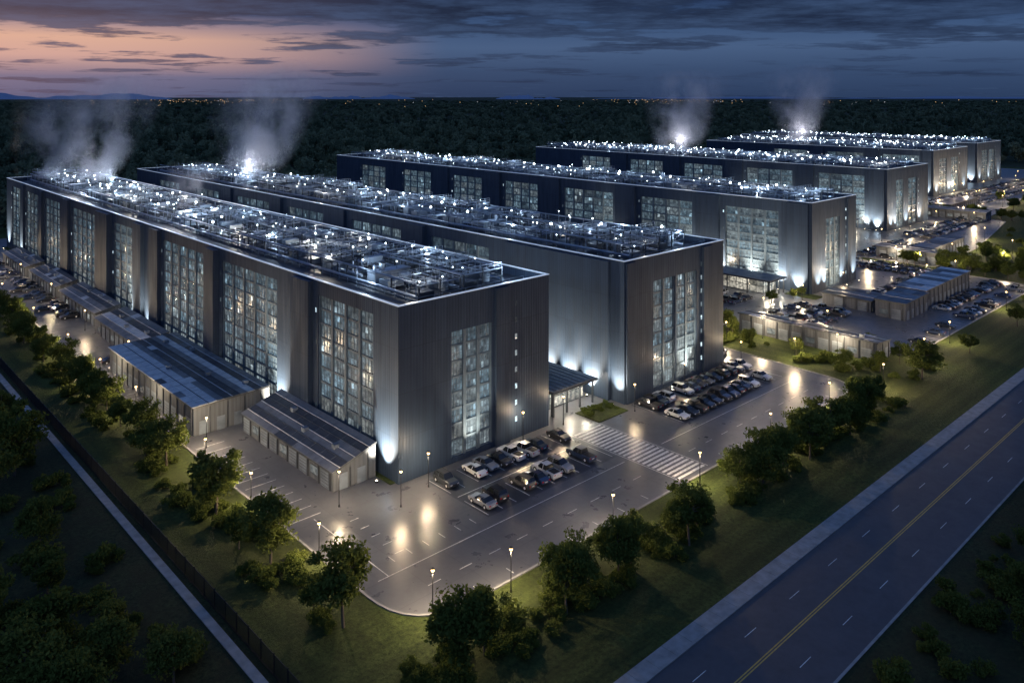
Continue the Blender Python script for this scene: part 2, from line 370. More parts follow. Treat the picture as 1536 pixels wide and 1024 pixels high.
# ------------------------------------------------------------------ buildings
COOL = (.66, .83, 1.0); WARM = (1.0, .87, .66); AMB = (1.0, .76, .48)
def building(x0, x1, y0, y1, h, bl, bf, pil, lightstep=13, roofp=700, level=1.0, bulb=.2):
    W = x1 - x0; L = y1 - y0
    E = empty('data_center_building', (x0, y0, 0))
    T = .6
    w = MB()
    w.box(T, W - T, T, L - T, 0, h - 1.5, 1)
    def wall(axis, length, bays):
        cur = 0 if axis == 'L' else T
        end = length
        def slab(a, b, z0, z1, out=0., m=0):
            if axis == 'L': w.box(-out, T, a, b, z0, z1, m)
            else: w.box(a, b, -out, T, z0, z1, m)
        for (a, b, z0, z1, nc) in bays:
            slab(cur, a, 0, h - .02); slab(a, b, z1, h - .02); slab(a, b, 0, z0)
            cur = b
        slab(cur, end, 0, h - .02)
    wall('L', L - T, bl); wall('F', W, bf)
    w.box(W - T, W, T, L - T, 0, h - .02); w.box(0, W, L - T, L, 0, h - .02)
    for sd, a, b, dp in pil:
        if sd == 'L': w.box(-dp, -.003, a, b, 0, h - .4, 0)
        else: w.box(a, b, -dp, -.003, 0, h - .4, 0)
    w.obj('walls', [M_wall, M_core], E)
    g = MB(); fr = MB()
    for side, bays in (('L', bl), ('F', bf)):
        for (a, b, z0, z1, nc) in bays:
            rows = max(2, int(round((z1 - z0) / 2.6)))
            ch = (z1 - z0) / rows; cw = (b - a) / nc
            def P(s, z, dpt):
                return (dpt, s, z) if side == 'L' else (s, dpt, z)
            def bx(s0, s1, za, zb, d0, d1, m=0):
                if side == 'L': fr.box(d0, d1, s0, s1, za, zb, m)
                else: fr.box(s0, s1, d0, d1, za, zb, m)
            sub = 4
            for c in range(nc):
                colb = R.uniform(.75, 1.1)
                for r in range(rows):
                    rb = R.choice((.6, .8, .9, 1, 1, 1.15)) * colb * (1.35 - .65 * (r / rows))  # uplight glow put into the emission: lower rows are brighter
                    wm = R.choice((0, 0, .1, .2, .3)) + (.25 if r < 2 else 0)
                    for k in range(sub):
                        s0 = a + c * cw + .28 + k * (cw - .56) / sub; s1 = s0 + (cw - .56) / sub
                        for q in range(2):
                            za = z0 + r * ch + .3 + q * (ch - .45) / 2; zb = za + (ch - .45) / 2
                            l = level * .20 * rb * R.choice((.5, .7, .9, 1, 1, 1.25)) * (1 if R.random() < .95 else 3.2)
                            pts = [P(s0, za, T - .05), P(s1, za, T - .05), P(s1, zb, T - .05), P(s0, zb, T - .05)]
                            g.face(pts if side == 'F' else pts[::-1], 0, max(l, .004), min(wm, 1))
                        if k and r == 0: bx(s0 - .035, s0 + .035, z0 + .3, z1 - .15, T - .12, T - .03)
                    bx(a + c * cw + .29, a + (c + 1) * cw - .29, z0 + r * ch + .3 + (ch - .45) / 2 - .03, z0 + r * ch + .3 + (ch - .45) / 2 + .03, T - .11, T - .03)
            for c in range(nc + 1):
                s = a + c * cw; hw = .32 if 0 < c < nc else .2
                s0 = max(s - hw, a + .002); s1 = min(s + hw, b - .002)
                bx(s0, s1, z0 + .003, z1 - .003, T - .42, T - .02)
            for r in range(rows + 1):
                z = z0 + r * ch; bx(a + .004, b - .004, max(z - .12, z0 + .004), min(z + .26, z1 - .004), T - .22, T - .015)
    g.obj('windows', [M_win], E); fr.obj('window_mullions', [M_fin], E)
    sl = MB()
    for r in range(8):
        z = 3 + r * 2.9; sx = W * .745
        sl.face([(sx, -.03, z), (sx + .5, -.03, z), (sx + .5, -.03, z + .9), (sx, -.03, z + .9)], 0, R.choice((.05, .4, 1.2, .3)), .3)
    for k in range(len(bl)):
        for r in range(4):
            yy = bl[k][1] + .5; z = 5 + r * 5.6
            sl.face([(-.03, yy, z), (-.03, yy, z + .8), (-.03, yy + .4, z + .8), (-.03, yy + .4, z)], 0, R.choice((.05, .2, 1.2)), .2)
    sl.obj('stair_slot_windows', [M_win], E)
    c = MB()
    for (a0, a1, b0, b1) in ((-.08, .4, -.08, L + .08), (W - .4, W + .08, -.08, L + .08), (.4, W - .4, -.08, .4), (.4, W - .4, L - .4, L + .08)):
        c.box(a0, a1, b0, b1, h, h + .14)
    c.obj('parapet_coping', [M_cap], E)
    d = MB(); d.face([(T, T, h - 1.46), (W - T, T, h - 1.46), (W - T, L - T, h - 1.46), (T, L - T, h - 1.46)])
    for k in range(int(L / 9)):
        d.box(1.5, 2.6, 3 + k * 9, 9.5 + k * 9, h - 1.45, h - 1.38, 1)
    d.obj('roof_deck', [M_deck, M_unit], E)
    zb = h - 1.45
    nx = int((W - 7) // 9.6); ny = int((L - 8) // 9.3)
    ox = (W - nx * 9.6) / 2 + .3
    mb = MB()
    for j in range(ny):
        yy = 4.5 + j * 9.3
        for i in range(nx):
            xx = ox + i * 9.6
            mdl = MODS[(0, 1, 2, 1, 3, 2, 1)[R.randrange(7)]]
            k = R.random() < .5
            put('roof_' + mdl.name, mdl, E, (xx + (9.4 if k else 0), yy + (8.7 if k else 0), zb), math.pi if k else 0, (.97, .97, R.uniform(.6, 1.0)))
            for q in range(2):
                if R.random() < .8:
                    bxp = (xx + R.uniform(.5, 9), yy + R.uniform(.4, 8.2)); hz = zb + R.uniform(2.8, 4.4)
                    mb.box(bxp[0] - .05, bxp[0] + .05, bxp[1] - .05, bxp[1] + .05, zb, hz, 0); mb.ball((bxp[0], bxp[1], hz + .15), bulb * R.choice((.5, .6, .75, 1.4)), 1)
            if R.random() < .5:
                bxp = (xx + R.uniform(.5, 9), yy + R.uniform(.4, 8.2)); hz = zb + R.uniform(1.2, 2.6)
                mb.box(bxp[0] - .04, bxp[0] + .04, bxp[1] - .04, bxp[1] + .04, zb, hz, 0); mb.ball((bxp[0], bxp[1], hz + .1), bulb * .5, 1)
            if R.random() < .15:
                q = zb + 3.7; mb.box(xx + 2, xx + 3.4, yy + 4, yy + 4.1, q, q + .06, 2); mb.box(xx + 2.7, xx + 2.8, yy + 4.02, yy + 4.1, q + .07, q + .5, 0)
    for i in range(nx + 1):
        xx = ox + i * 9.6 - .25
        mb.tube((xx, 5, zb + 3.1), (xx, L - 6, zb + 3.1), .16, n=6, m=0); mb.tube((xx + .05, 5, zb + .8), (xx + .05, L - 6, zb + .8), .3, n=8, m=0)
        for k in range(int(L / 6)): mb.box(xx - .06, xx + .06, 5 + k * 6, 5.12 + k * 6, zb, zb + 3.0, 0)
    rail(mb, (ox - 1.0, 4, zb), (ox - 1.0, L - 5, zb), m=0, step=3)
    rail(mb, (ox - 1.0, 3.6, zb), (W - 3, 3.6, zb), m=0, step=3)
    mb.obj('roof_pipework_and_lamps', [M_galv, M_bulbC, M_tube], E)
    n = int((L - 8) / lightstep)
    for j in range(n):
        for i in range(2):
            light('roof_light', 'POINT', E, (W * (.3 + .42 * i) + R.uniform(-3, 3), 7 + j * lightstep + R.uniform(-4, 4), zb + R.uniform(3.4, 4.8)), roofp * (.45, 1.7)[R.random() < .42], COOL if R.random() < .75 else (1, .93, .8), .15)
    return E
def uplights(E, pts, power, size=1.25, col=WARM, ax='L'):
    f = MB()
    for s in pts:
        loc = (-2.0, s, .45) if ax == 'L' else (s, -2.0, .45)
        dr = (.20, 0, 1) if ax == 'L' else (0, .20, 1)
        light('facade_uplight', 'SPOT', E, loc, power, col, .12, dr, size, 1.0)
        x, y = loc[0], loc[1]
        f.box(x - .2, x + .2, y - .2, y + .2, 0, .32, 0); f.box(x - .15, x + .15, y - .15, y + .15, .323, .34, 1)
    f.obj('uplight_fixtures', [M_black, M_up], E)
UP = 85000
H = 27.5
B1 = building(72.2, 105.4, 103.2, 373.5, H,
    [(7, 24.5, 2, 25, 4), (40, 65, 2, 25, 5), (75, 99.5, 2, 25, 5), (122, 137, 2, 25, 3), (154, 178, 2, 25, 5), (192, 211, 2, 25, 4), (218, 238, 2, 25, 4), (245, 261, 2, 25, 3)],
    [(10.5, 19.4, .8, 21.5, 3)],
    [('L', 26.5, 33, .9), ('L', 66.5, 71, 1.4), ('L', 101, 107, .9), ('L', 113, 119, .9), ('L', 139, 150, 1.4), ('L', 180, 189, .9), ('L', 212.5, 216.5, .9), ('L', 239.5, 243.5, .9), ('F', 20.0, 23.2, .5)],
    lightstep=14, roofp=1150)
uplights(B1, [3.0, 25.5, 38.5, 66, 73, 110, 121, 152, 190.5, 214, 241, 266], UP)
uplights(B1, [15], 20000, ax='F')
B2 = building(123.2, 158, 100, 377.5, H + .3,
    [(40, 62, 2, 25, 5), (75, 99, 2, 25, 5), (115, 137, 2, 25, 5), (150, 175, 2, 25, 5), (190, 212, 2, 25, 4), (228, 250, 2, 25, 4)],
    [(9.2, 16.6, .8, 22.6, 2), (17.2, 24.4, .8, 22.6, 2)],
    [('L', 3.5, 33.5, .7), ('F', 26.5, 30, .5), ('F', .3, 3.2, .4), ('L', 64, 71, 1.2), ('L', 102, 109, .9), ('L', 140, 147, 1.2), ('L', 178, 186, .9)],
    lightstep=16, roofp=1150)
uplights(B2, [1.3, 8, 14, 20, 26, 32, 38], UP)
uplights(B2, [4.5, 13, 20.5, 31], 40000, ax='F')
B3 = building(233.2, 263.5, 116.8, 392, H + .2,
    [(11, 30, 2, 24, 4), (43, 65, 2, 24, 4), (78, 103, 2, 24, 5), (118, 138, 2, 24, 4), (153, 173, 2, 24, 4), (190, 212, 2, 24, 4), (228, 250, 2, 24, 4)],
    [(9, 18.5, .8, 22, 3)],
    [('L', 1, 8, .7), ('L', 32, 41, .9), ('L', 67, 76, 1.3), ('L', 105, 115, .9), ('L', 140, 150, 1.3), ('L', 176, 187, .9), ('F', 23.5, 26, .5)],
    lightstep=20, bulb=.26, level=.9, roofp=1600)
uplights(B3, [4, 10, 20, 31.5, 42, 77], UP)
uplights(B3, [4, 8, 19.3, 28], UP * .6, ax='F')
B4 = building(367, 415, 148.8, 371, H,
    [(10, 32, 2, 24, 4), (45, 70, 2, 24, 4), (84, 108, 2, 24, 4), (122, 145, 2, 24, 4), (160, 182, 2, 24, 4)],
    [(10, 18, .8, 22, 2), (24, 34, .8, 22, 2)],
    [('L', 1, 8, .8), ('L', 34, 43, 1.2), ('L', 72, 82, .9), ('L', 110, 120, 1.2), ('L', 147, 158, .9)],
    lightstep=28, bulb=.30, roofp=2000)
uplights(B4, [4, 9, 33, 44, 71], UP)
uplights(B4, [4, 9, 21, 37], UP * .7, ax='F')
B5 = building(515, 574, 181.6, 340, H,
    [(8, 30, 2, 24, 4), (42, 66, 2, 24, 4), (80, 104, 2, 24, 4)],
    [(10, 22, .8, 22, 3), (30, 42, .8, 22, 3)],
    [('L', 1, 6, .8), ('L', 32, 40, 1.2), ('L', 68, 78, .9)],
    lightstep=36, bulb=.30, roofp=2200)
uplights(B5, [3.5, 7, 31, 41], UP)
uplights(B5, [5, 26, 52], UP * .7, ax='F')
B6 = building(620, 672, 190, 375, H,
    [(8, 30, 2, 24, 4), (42, 66, 2, 24, 4)],
    [(10, 22, .8, 22, 3), (26, 38, .8, 22, 3)],
    [('L', 1, 6, .8), ('L', 32, 40, 1.2)],
    lightstep=45, bulb=.30, roofp=2200)
uplights(B6, [3.5, 7, 31], UP)
uplights(B6, [5, 24, 46], UP * .7, ax='F')

# ------------------------------------------------------------------ sheds
def shed(x0, x1, y0, y1, zl, zh, pat='MDMD', doors=True, name='storage_shed', wins=True):
    E = empty(name, (x0, y0, 0)); W = x1 - x0; L = y1 - y0
    a, c = zl, zh
    b = MB()
    b.face([(0, 0, 0), (W, 0, 0), (W, 0, c), (0, 0, a)]); b.face([(W, L, 0), (0, L, 0), (0, L, a), (W, L, c)])
    b.face([(0, L, 0), (0, 0, 0), (0, 0, a), (0, L, a)]); b.face([(W, 0, 0), (W, L, 0), (W, L, c), (W, 0, c)])
    b.obj('walls', [M_shed], E)
    r = MB()
    n = max(3, int(L / 3.0)); o = .35
    def zz(x): return a + (c - a) * x / W
    cols = len(pat)
    for i in range(n):
        for q in range(cols):
            ya, yb = -o + i * (L + 2 * o) / n, -o + (i + 1) * (L + 2 * o) / n
            xa, xb = -o + q * (W + o) / cols, -o + (q + 1) * (W + o) / cols
            mi = 'LMD'.index(pat[q])
            if R.random() < .10: mi = R.choice((0, 1, 2))
            xa += .03; xb -= .03; ya += .02; yb -= .02
            top = [(xa, ya, zz(xa) + .28), (xb, ya, zz(xb) + .28), (xb, yb, zz(xb) + .28), (xa, yb, zz(xa) + .28)]
            bot = [(p[0], p[1], p[2] - .1) for p in top]
            r._add(top + bot, [(0, 1, 2, 3), (7, 6, 5, 4), (0, 4, 5, 1), (1, 5, 6, 2), (2, 6, 7, 3), (3, 7, 4, 0)], mi)
    xa, xb = -o, W
    top = [(xa, -o, zz(xa) + .16), (xb, -o, zz(xb) + .16), (xb, L + o, zz(xb) + .16), (xa, L + o, zz(xa) + .16)]
    bot = [(p[0], p[1], p[2] - .15) for p in top]
    r._add(top + bot, [(0, 1, 2, 3), (7, 6, 5, 4), (0, 4, 5, 1), (1, 5, 6, 2), (2, 6, 7, 3), (3, 7, 4, 0)], 3)
    for i in range(n + 1):
        y = -o + i * (L + 2 * o) / n
        r.tube((-o, y, zz(-o) + .29), (W, y, zz(W) + .29), .03, n=4, m=1)
    for q in range(1, cols):
        x = -o + q * (W + o) / cols; r.tube((x, -o, zz(x) + .31), (x, L + o, zz(x) + .31), .07, n=4, m=0 if q % 2 else 3)
    for k in range(int(L / 9)):
        x = W * R.uniform(.25, .8); y = 3 + k * 9 + R.uniform(0, 2); r.box(x, x + .9, y, y + .9, zz(x) + .2, zz(x) + .95, 4)
    r.obj('roof', [M_roofL, M_roofM, M_roofD, M_dksteel, M_unit], E)
    dd = MB(); g = MB()
    k = 0; y = 1.2
    while doors and y + 2.6 < L:
        t = k % 3
        if t != 1:
            dd.box(-.09, -.02, y, y + 2.4, 0, min(2.7, a - .5), 0)
            for s in range(5): dd.box(-.12, -.092, y + .05, y + 2.35, .2 + s * .48, .25 + s * .48, 1)
        elif wins:
            g.face([(-.04, y, .9), (-.04, y, 2.2), (-.04, y + 2.2, 2.2), (-.04, y + 2.2, .9)], 0, R.choice((.04, .12, .3)), .6)
            dd.box(-.1, -.045, y - .1, y + 2.3, .8, .9, 1); dd.box(-.1, -.045, y - .1, y + 2.3, 2.2, 2.3, 1)
        dd.box(-.2, -.02, y - .55, y - .3, 0, a, 1)
        y += 3.4; k += 1
    x = 1.0
    while x + 2 < W:
        zt = min(zz(x), zz(x + 1.6)) - .6
        dd.box(x, x + 1.5, -.09, -.02, 0, min(2.4, zt), 0); dd.box(x + 1.9, x + 2.05, -.16, -.02, 0, zt + .3, 1); x += 3.2
    if dd.f: dd.obj('doors', [M_unit, M_dksteel], E)
    if g.f: g.obj('windows', [M_win], E)
    return E
shed(56, 70.3, 142.5, 189, 5.0, 5.4, 'LLLMDDMLDM')
shed(63.6, 71.2, 108, 139, 3.0, 5.3, 'MDMDDM')
shed(62.5, 70.2, 193, 223, 3.6, 4.8, 'MLDM')
shed(64, 70.3, 228, 262, 3.4, 4.8, 'MMDM')
shed(64.5, 70.3, 268, 300, 3.3, 4.6, 'MDMD')
shed(64.5, 70.3, 306, 340, 3.3, 4.6, 'MDMD')
shed(184.5, 191.5, 77, 112, 4.2, 3.6, 'DMDD', name='low_service_building')
shed(224, 240, 86, 94, 4.4, 4.8, 'DMD', name='low_service_building')
shed(241, 277, 87, 95, 5.0, 5.3, 'LMLLDLMLDL', name='low_service_building')
shed(226, 236, 96, 110, 3.0, 3.3, 'DMD', name='carport', wins=False)
shed(306, 312, 96, 128, 4.0, 4.4, name='low_service_building')
shed(318, 350, 112, 119, 3.6, 4.0, name='low_service_building')
shed(430, 438, 128, 160, 4.0, 4.4, name='low_service_building')
shed(450, 490, 150, 158, 4.0, 4.4, name='low_service_building')

def canopy(x0, x1, y0, y1, h, p=900):
    E = empty('entrance_pavilion', (x0, y0, 0)); W = x1 - x0; L = y1 - y0
    b = MB(); b.box(-.6, W, -.6, L, h, h + .35, 0); b.box(-.3, W - .3, -.3, L - .3, h + .355, h + .5, 1)
    for i in range(4):
        b.box(i * (W - 1) / 3, i * (W - 1) / 3 + .3, 0, .3, 0, h, 0)
        b.box(0, .3, i * (L - 1) / 3 + .4, i * (L - 1) / 3 + .7, 0, h, 0)
    b.box(2.2, W, 3.3, L, 0, .2, 0)
    for i in range(9): b.box(-.3 + i * W / 9, -.1 + i * W / 9, -.2, L - .4, h + .51, h + .62, 2)
    b.obj('canopy_frame', [M_dksteel, M_roofM, M_galv], E)
    g = MB()
    n = 8
    for i in range(n):
        for z in range(2):
            xa = 2.2 + i * (W - 2.4) / n + .08; xb = 2.2 + (i + 1) * (W - 2.4) / n - .08
            g.face([(xa, 3.2, .3 + z * 2), (xb, 3.2, .3 + z * 2), (xb, 3.2, 2.1 + z * 2), (xa, 3.2, 2.1 + z * 2)], 0, R.uniform(.15, .9), .9)
            ya = 3.4 + i * (L - 3.6) / n; yb = ya + (L - 3.6) / n - .15
            g.face([(2.1, ya, .3 + z * 2), (2.1, ya, 2.1 + z * 2), (2.1, yb, 2.1 + z * 2), (2.1, yb, .3 + z * 2)], 0, R.uniform(.1, .8), .9)
    g.obj('glazing', [M_win], E)
    l = MB()
    for i in range(3):
        x = 1 + i * (W - 2) / 2; l.ball((x, 1.4, h - .15), .13, 0); light('canopy_light', 'POINT', E, (x, 1.4, h - .5), p, WARM, .1)
    l.obj('lamps', [M_bulbW], E)
canopy(108.5, 120.5, 105, 118, 4.4, 1300)
canopy(221, 230.5, 124, 146, 4.4, 1300)
canopy(352, 364, 160, 180, 4.4, 1500)

# ------------------------------------------------------------------ ground, lots, road
g = MB(); S = 45000
g.face([(-S, -S, 0), (S, -S, 0), (S, S, 0), (-S, S, 0)]); g.obj('ground', [M_grass])

def rounded(pts, rs):
    out = []; n = len(pts)
    for i in range(n):
        p = Vector(pts[i]); a = Vector(pts[i - 1]); b = Vector(pts[(i + 1) % n]); r = rs[i]
        if r <= 0: out.append(tuple(p)); continue
        da = (a - p).normalized(); db = (b - p).normalized()
        s = p + da * r; e = p + db * r
        for k in range(9):
            t = k / 8; q = s * (1 - t) ** 2 + p * 2 * t * (1 - t) + e * t * t; out.append(tuple(q))
    return out
def paved(name, pts, rs, mat=M_lot, z=.02, kerb=True):
    o = rounded(pts, rs)
    b = MB(); b.face([(x, y, z) for x, y in o]); b.obj(name, [mat])
    if kerb:
        k = MB(); n = len(o)
        area = sum(o[i][0] * o[(i + 1) % n][1] - o[(i + 1) % n][0] * o[i][1] for i in range(n)); sg = 1 if area > 0 else -1
        def off(d):
            res = []
            for i in range(n):
                p = Vector(o[i]); e1 = (p - Vector(o[i - 1])).normalized(); e2 = (Vector(o[(i + 1) % n]) - p).normalized()
                n1 = Vector((e1.y, -e1.x)) * sg; n2 = Vector((e2.y, -e2.x)) * sg; m = (n1 + n2).normalized()
                res.append(p + m * (d / max(.4, m.dot(n1))))
            return res
        i0, i1 = off(.0), off(.32)
        for i in range(n):
            j = (i + 1) % n
            A, B_, C, D = i0[i], i0[j], i1[j], i1[i]; t = .15
            k.face([(A.x, A.y, t), (D.x, D.y, t), (C.x, C.y, t), (B_.x, B_.y, t)])
            k.face([(A.x, A.y, 0), (A.x, A.y, t), (B_.x, B_.y, t), (B_.x, B_.y, 0)]); k.face([(D.x, D.y, t), (D.x, D.y, 0), (C.x, C.y, 0), (C.x, C.y, t)])
        k.obj('kerb', [M_conc])
paved('parking_lot', [(53.5, 73.5), (167, 73.5), (169, 116), (190, 118), (190, 126), (160, 126), (160, 395), (53.5, 395)], [9, 7, 3, 0, 0, 0, 0, 0])
paved('parking_lot', [(194, 73.5), (296, 73.5), (296, 400), (190.5, 400), (190.5, 100)], [3, 9, 0, 0, 3])
paved('parking_lot', [(302, 106), (352, 108), (440, 122), (440, 390), (302, 390)], [3, 3, 5, 0, 0])
paved('parking_lot', [(448, 132), (760, 165), (760, 395), (448, 395)], [4, 4, 0, 0])
d = MB()
for (a, b_, c, e) in ((76, 104.5, 86.5, 101.2), (124, 163, 86.5, 99.0)):
    d.face([(a, c, .026), (b_, c, .026), (b_, e, .026), (a, e, .026)])
d.obj('stall_pavement', [M_lotdark])
d = MB(); d.box(71.25, 72.15, 104, 140, 0, .14, 0)
for (a, b_, c, e) in ((70.6, 72.15, 142, 373), (121.6, 123.1, 119, 240), (113, 121.4, 97.6, 103.6), (230.8, 233.1, 147, 380), (228, 233.1, 113, 123)):
    d.box(a, b_, c, e, 0, .14, 0)
d.obj('planting_bed', [M_grass])
d = MB(); d.face([(-400, 38, .02), (4000, 38, .02), (4000, 51, .02), (-400, 51, .02)]); d.obj('road', [M_road])
d = MB(); d.box(-400, 4000, 51.0, 51.3, 0, .15)
x = 0
while x < 700:
    d.box(x, x + 2.96, 51.35, 53.3, 0, .10); x += 3
d.box(700, 4000, 51.35, 53.3, 0, .10); d.box(-400, 0, 51.35, 53.3, 0, .10)
d.box(-400, 4000, 37.7, 38.0, 0, .06)
d.obj('pavement', [M_conc])
d = MB(); d.box(37.0, 38.1, 53.6, 460, 0, .1); d.obj('footpath', [M_conc])
mk = MB()
def rect(x0, x1, y0, y1, z=.032, m=0): mk.face([(x0, y0, z), (x1, y0, z), (x1, y1, z), (x0, y1, z)], m)
x = -100
while x < 1500:
    for yy in (41.4, 47.9): rect(x, x + 2.4, yy - .04, yy + .04, .026)
    x += 10
rect(-400, 4000, 44.50, 44.64, .026, 1); rect(-400, 4000, 44.80, 44.94, .026, 1)
def stalls_x(x0, x1, ya, yb, step=2.75, z=.032):
    x = x0
    while x <= x1 + .01: rect(x - .06, x + .06, ya, yb, z); x += step
def stalls_y(y0, y1, xa, xb, step=2.75, z=.032):
    y = y0
    while y <= y1 + .01: rect(xa, xb, y - .06, y + .06, z); y += step
stalls_x(76.5, 104, 95.6, 101); stalls_x(76.5, 104, 87, 92.4)
stalls_x(124.5, 162, 94, 98.8); stalls_x(124.5, 162, 87, 91.8)
rect(56, 104, 84.3, 84.42); rect(114, 160, 84.3, 84.42); rect(76.5, 104, 93.9, 94.02)
x = 60
while x < 160:
    if not 103 < x < 113: rect(x, x + 2, 79.4, 79.52)
    x += 5
stalls_y(104, 138, 54.2, 59.2); stalls_y(146, 390, 54.0, 55.6, 3.2)
stalls_x(60, 74, 86.5, 88.0, 2.75); stalls_y(88, 100, 61, 62.4, 2.75)
rect(57.5, 57.62, 84.4, 103); stalls_x(64, 102, 74.2, 75.6, 5.5); stalls_x(118, 162, 74.2, 75.6, 5.5)
for i in range(23): rect(105.5, 112.5, 74.6 + i, 75.1 + i)
rect(105.1, 105.22, 74.3, 97.6); rect(112.8, 112.92, 74.3, 97.6)
stalls_x(198, 222, 104, 109); stalls_x(198, 222, 98.5, 103.5); stalls_x(242, 290, 81.2, 85.8); stalls_x(205, 290, 74.2, 78.6)
stalls_y(100, 240, 283, 288); stalls_y(100, 240, 289, 294); stalls_x(240, 280, 101, 106); stalls_y(126, 300, 205, 210); stalls_y(126, 300, 211, 216)
stalls_x(305, 345, 122, 127); stalls_x(305, 345, 131, 136); stalls_y(150, 300, 310, 315); stalls_x(360, 435, 128, 133); stalls_x(460, 600, 150, 155); stalls_x(460, 740, 170, 175)
mk.obj('painted_markings', [M_paint, M_yel])

f = MB(); y = 30
while y < 430:
    f.box(38.95, 39.07, y, y + .12, 0, 2.35); y += 3
y = 30
while y < 300:
    f.box(39.0, 39.03, y, y + .08, .12, 2.2); y += .2
f.box(38.98, 39.05, 30, 430, 2.15, 2.22); f.box(38.98, 39.05, 30, 430, .15, .22); f.box(38.97, 39.06, 30, 430, 0, .1)
f.box(39.0, 39.03, 300, 430, .2, 2.1)
f.obj('perimeter_fence', [M_black])

# ------------------------------------------------------------------ street lamps
def lampmesh():
    b = MB()
    b.tube((0, 0, 0), (0, 0, .35), .14, .12, 8, 0); b.tube((0, 0, .35), (0, 0, 4.9), .07, .05, 8, 0)
    b.tube((0, 0, 4.9), (0, 0, 5.0), .16, .16, 8, 0)
    b.ball((0, 0, 5.2), .2, 1); b.tube((0, 0, 5.38), (0, 0, 5.52), .27, .06, 10, 0)
    return b.mesh('lamp_post', [M_black, M_bulbW])
LM = lampmesh()
def lamp(x, y, p=6000, s=1.0):
    E = empty('street_lamp', (x, y, 0)); put('post_and_globe', LM, E, sc=s)
    light('lamp_light', 'POINT', E, (0, 0, 4.7 * s), p, AMB, .12)
for (x, y) in [(52.6, 92.8), (66.6, 71.6), (106, 71.2), (55.8, 136.4), (52.2, 128), (57.0, 74.6), (52.4, 112),
               (52, 160), (52, 182), (52, 206), (52, 238), (52, 275), (52, 310), (60, 345),
               (86, 71.8), (128, 71.6), (150, 71.6),
               (168.5, 69), (171.5, 90), (172, 108), (182, 85), (182, 104), (193, 70)]:
    lamp(x, y)
for (x, y) in [(68.6, 97.4), (62.0, 103.6), (75.2, 99.5)]:
    lamp(x, y, 3600)
for (x, y) in [(60.5, 191), (61, 226), (62.5, 265), (62.5, 303), (97, 101.2), (107.5, 101.5), (122, 96.5), (139, 97.0), (160.5, 97)]:
    lamp(x, y, 2200)
for (x, y) in [(212, 71), (256, 71), (285, 71), (200, 96), (200, 114), (222, 114), (247, 113.5), (262, 98), (278, 100), (292, 96), (292, 125),
               (225, 150), (299, 110), (304, 120), (325, 108), (345, 106), (335, 128), (352, 128), (380, 144), (412, 144), (420, 130), (437, 140),
               (375, 112), (340, 140), (350, 95), (322, 90)]:
    lamp(x, y, 7000)
for i in range(26):
    lamp(R.uniform(450, 740), R.uniform(138, 182), 10000, 1.2)

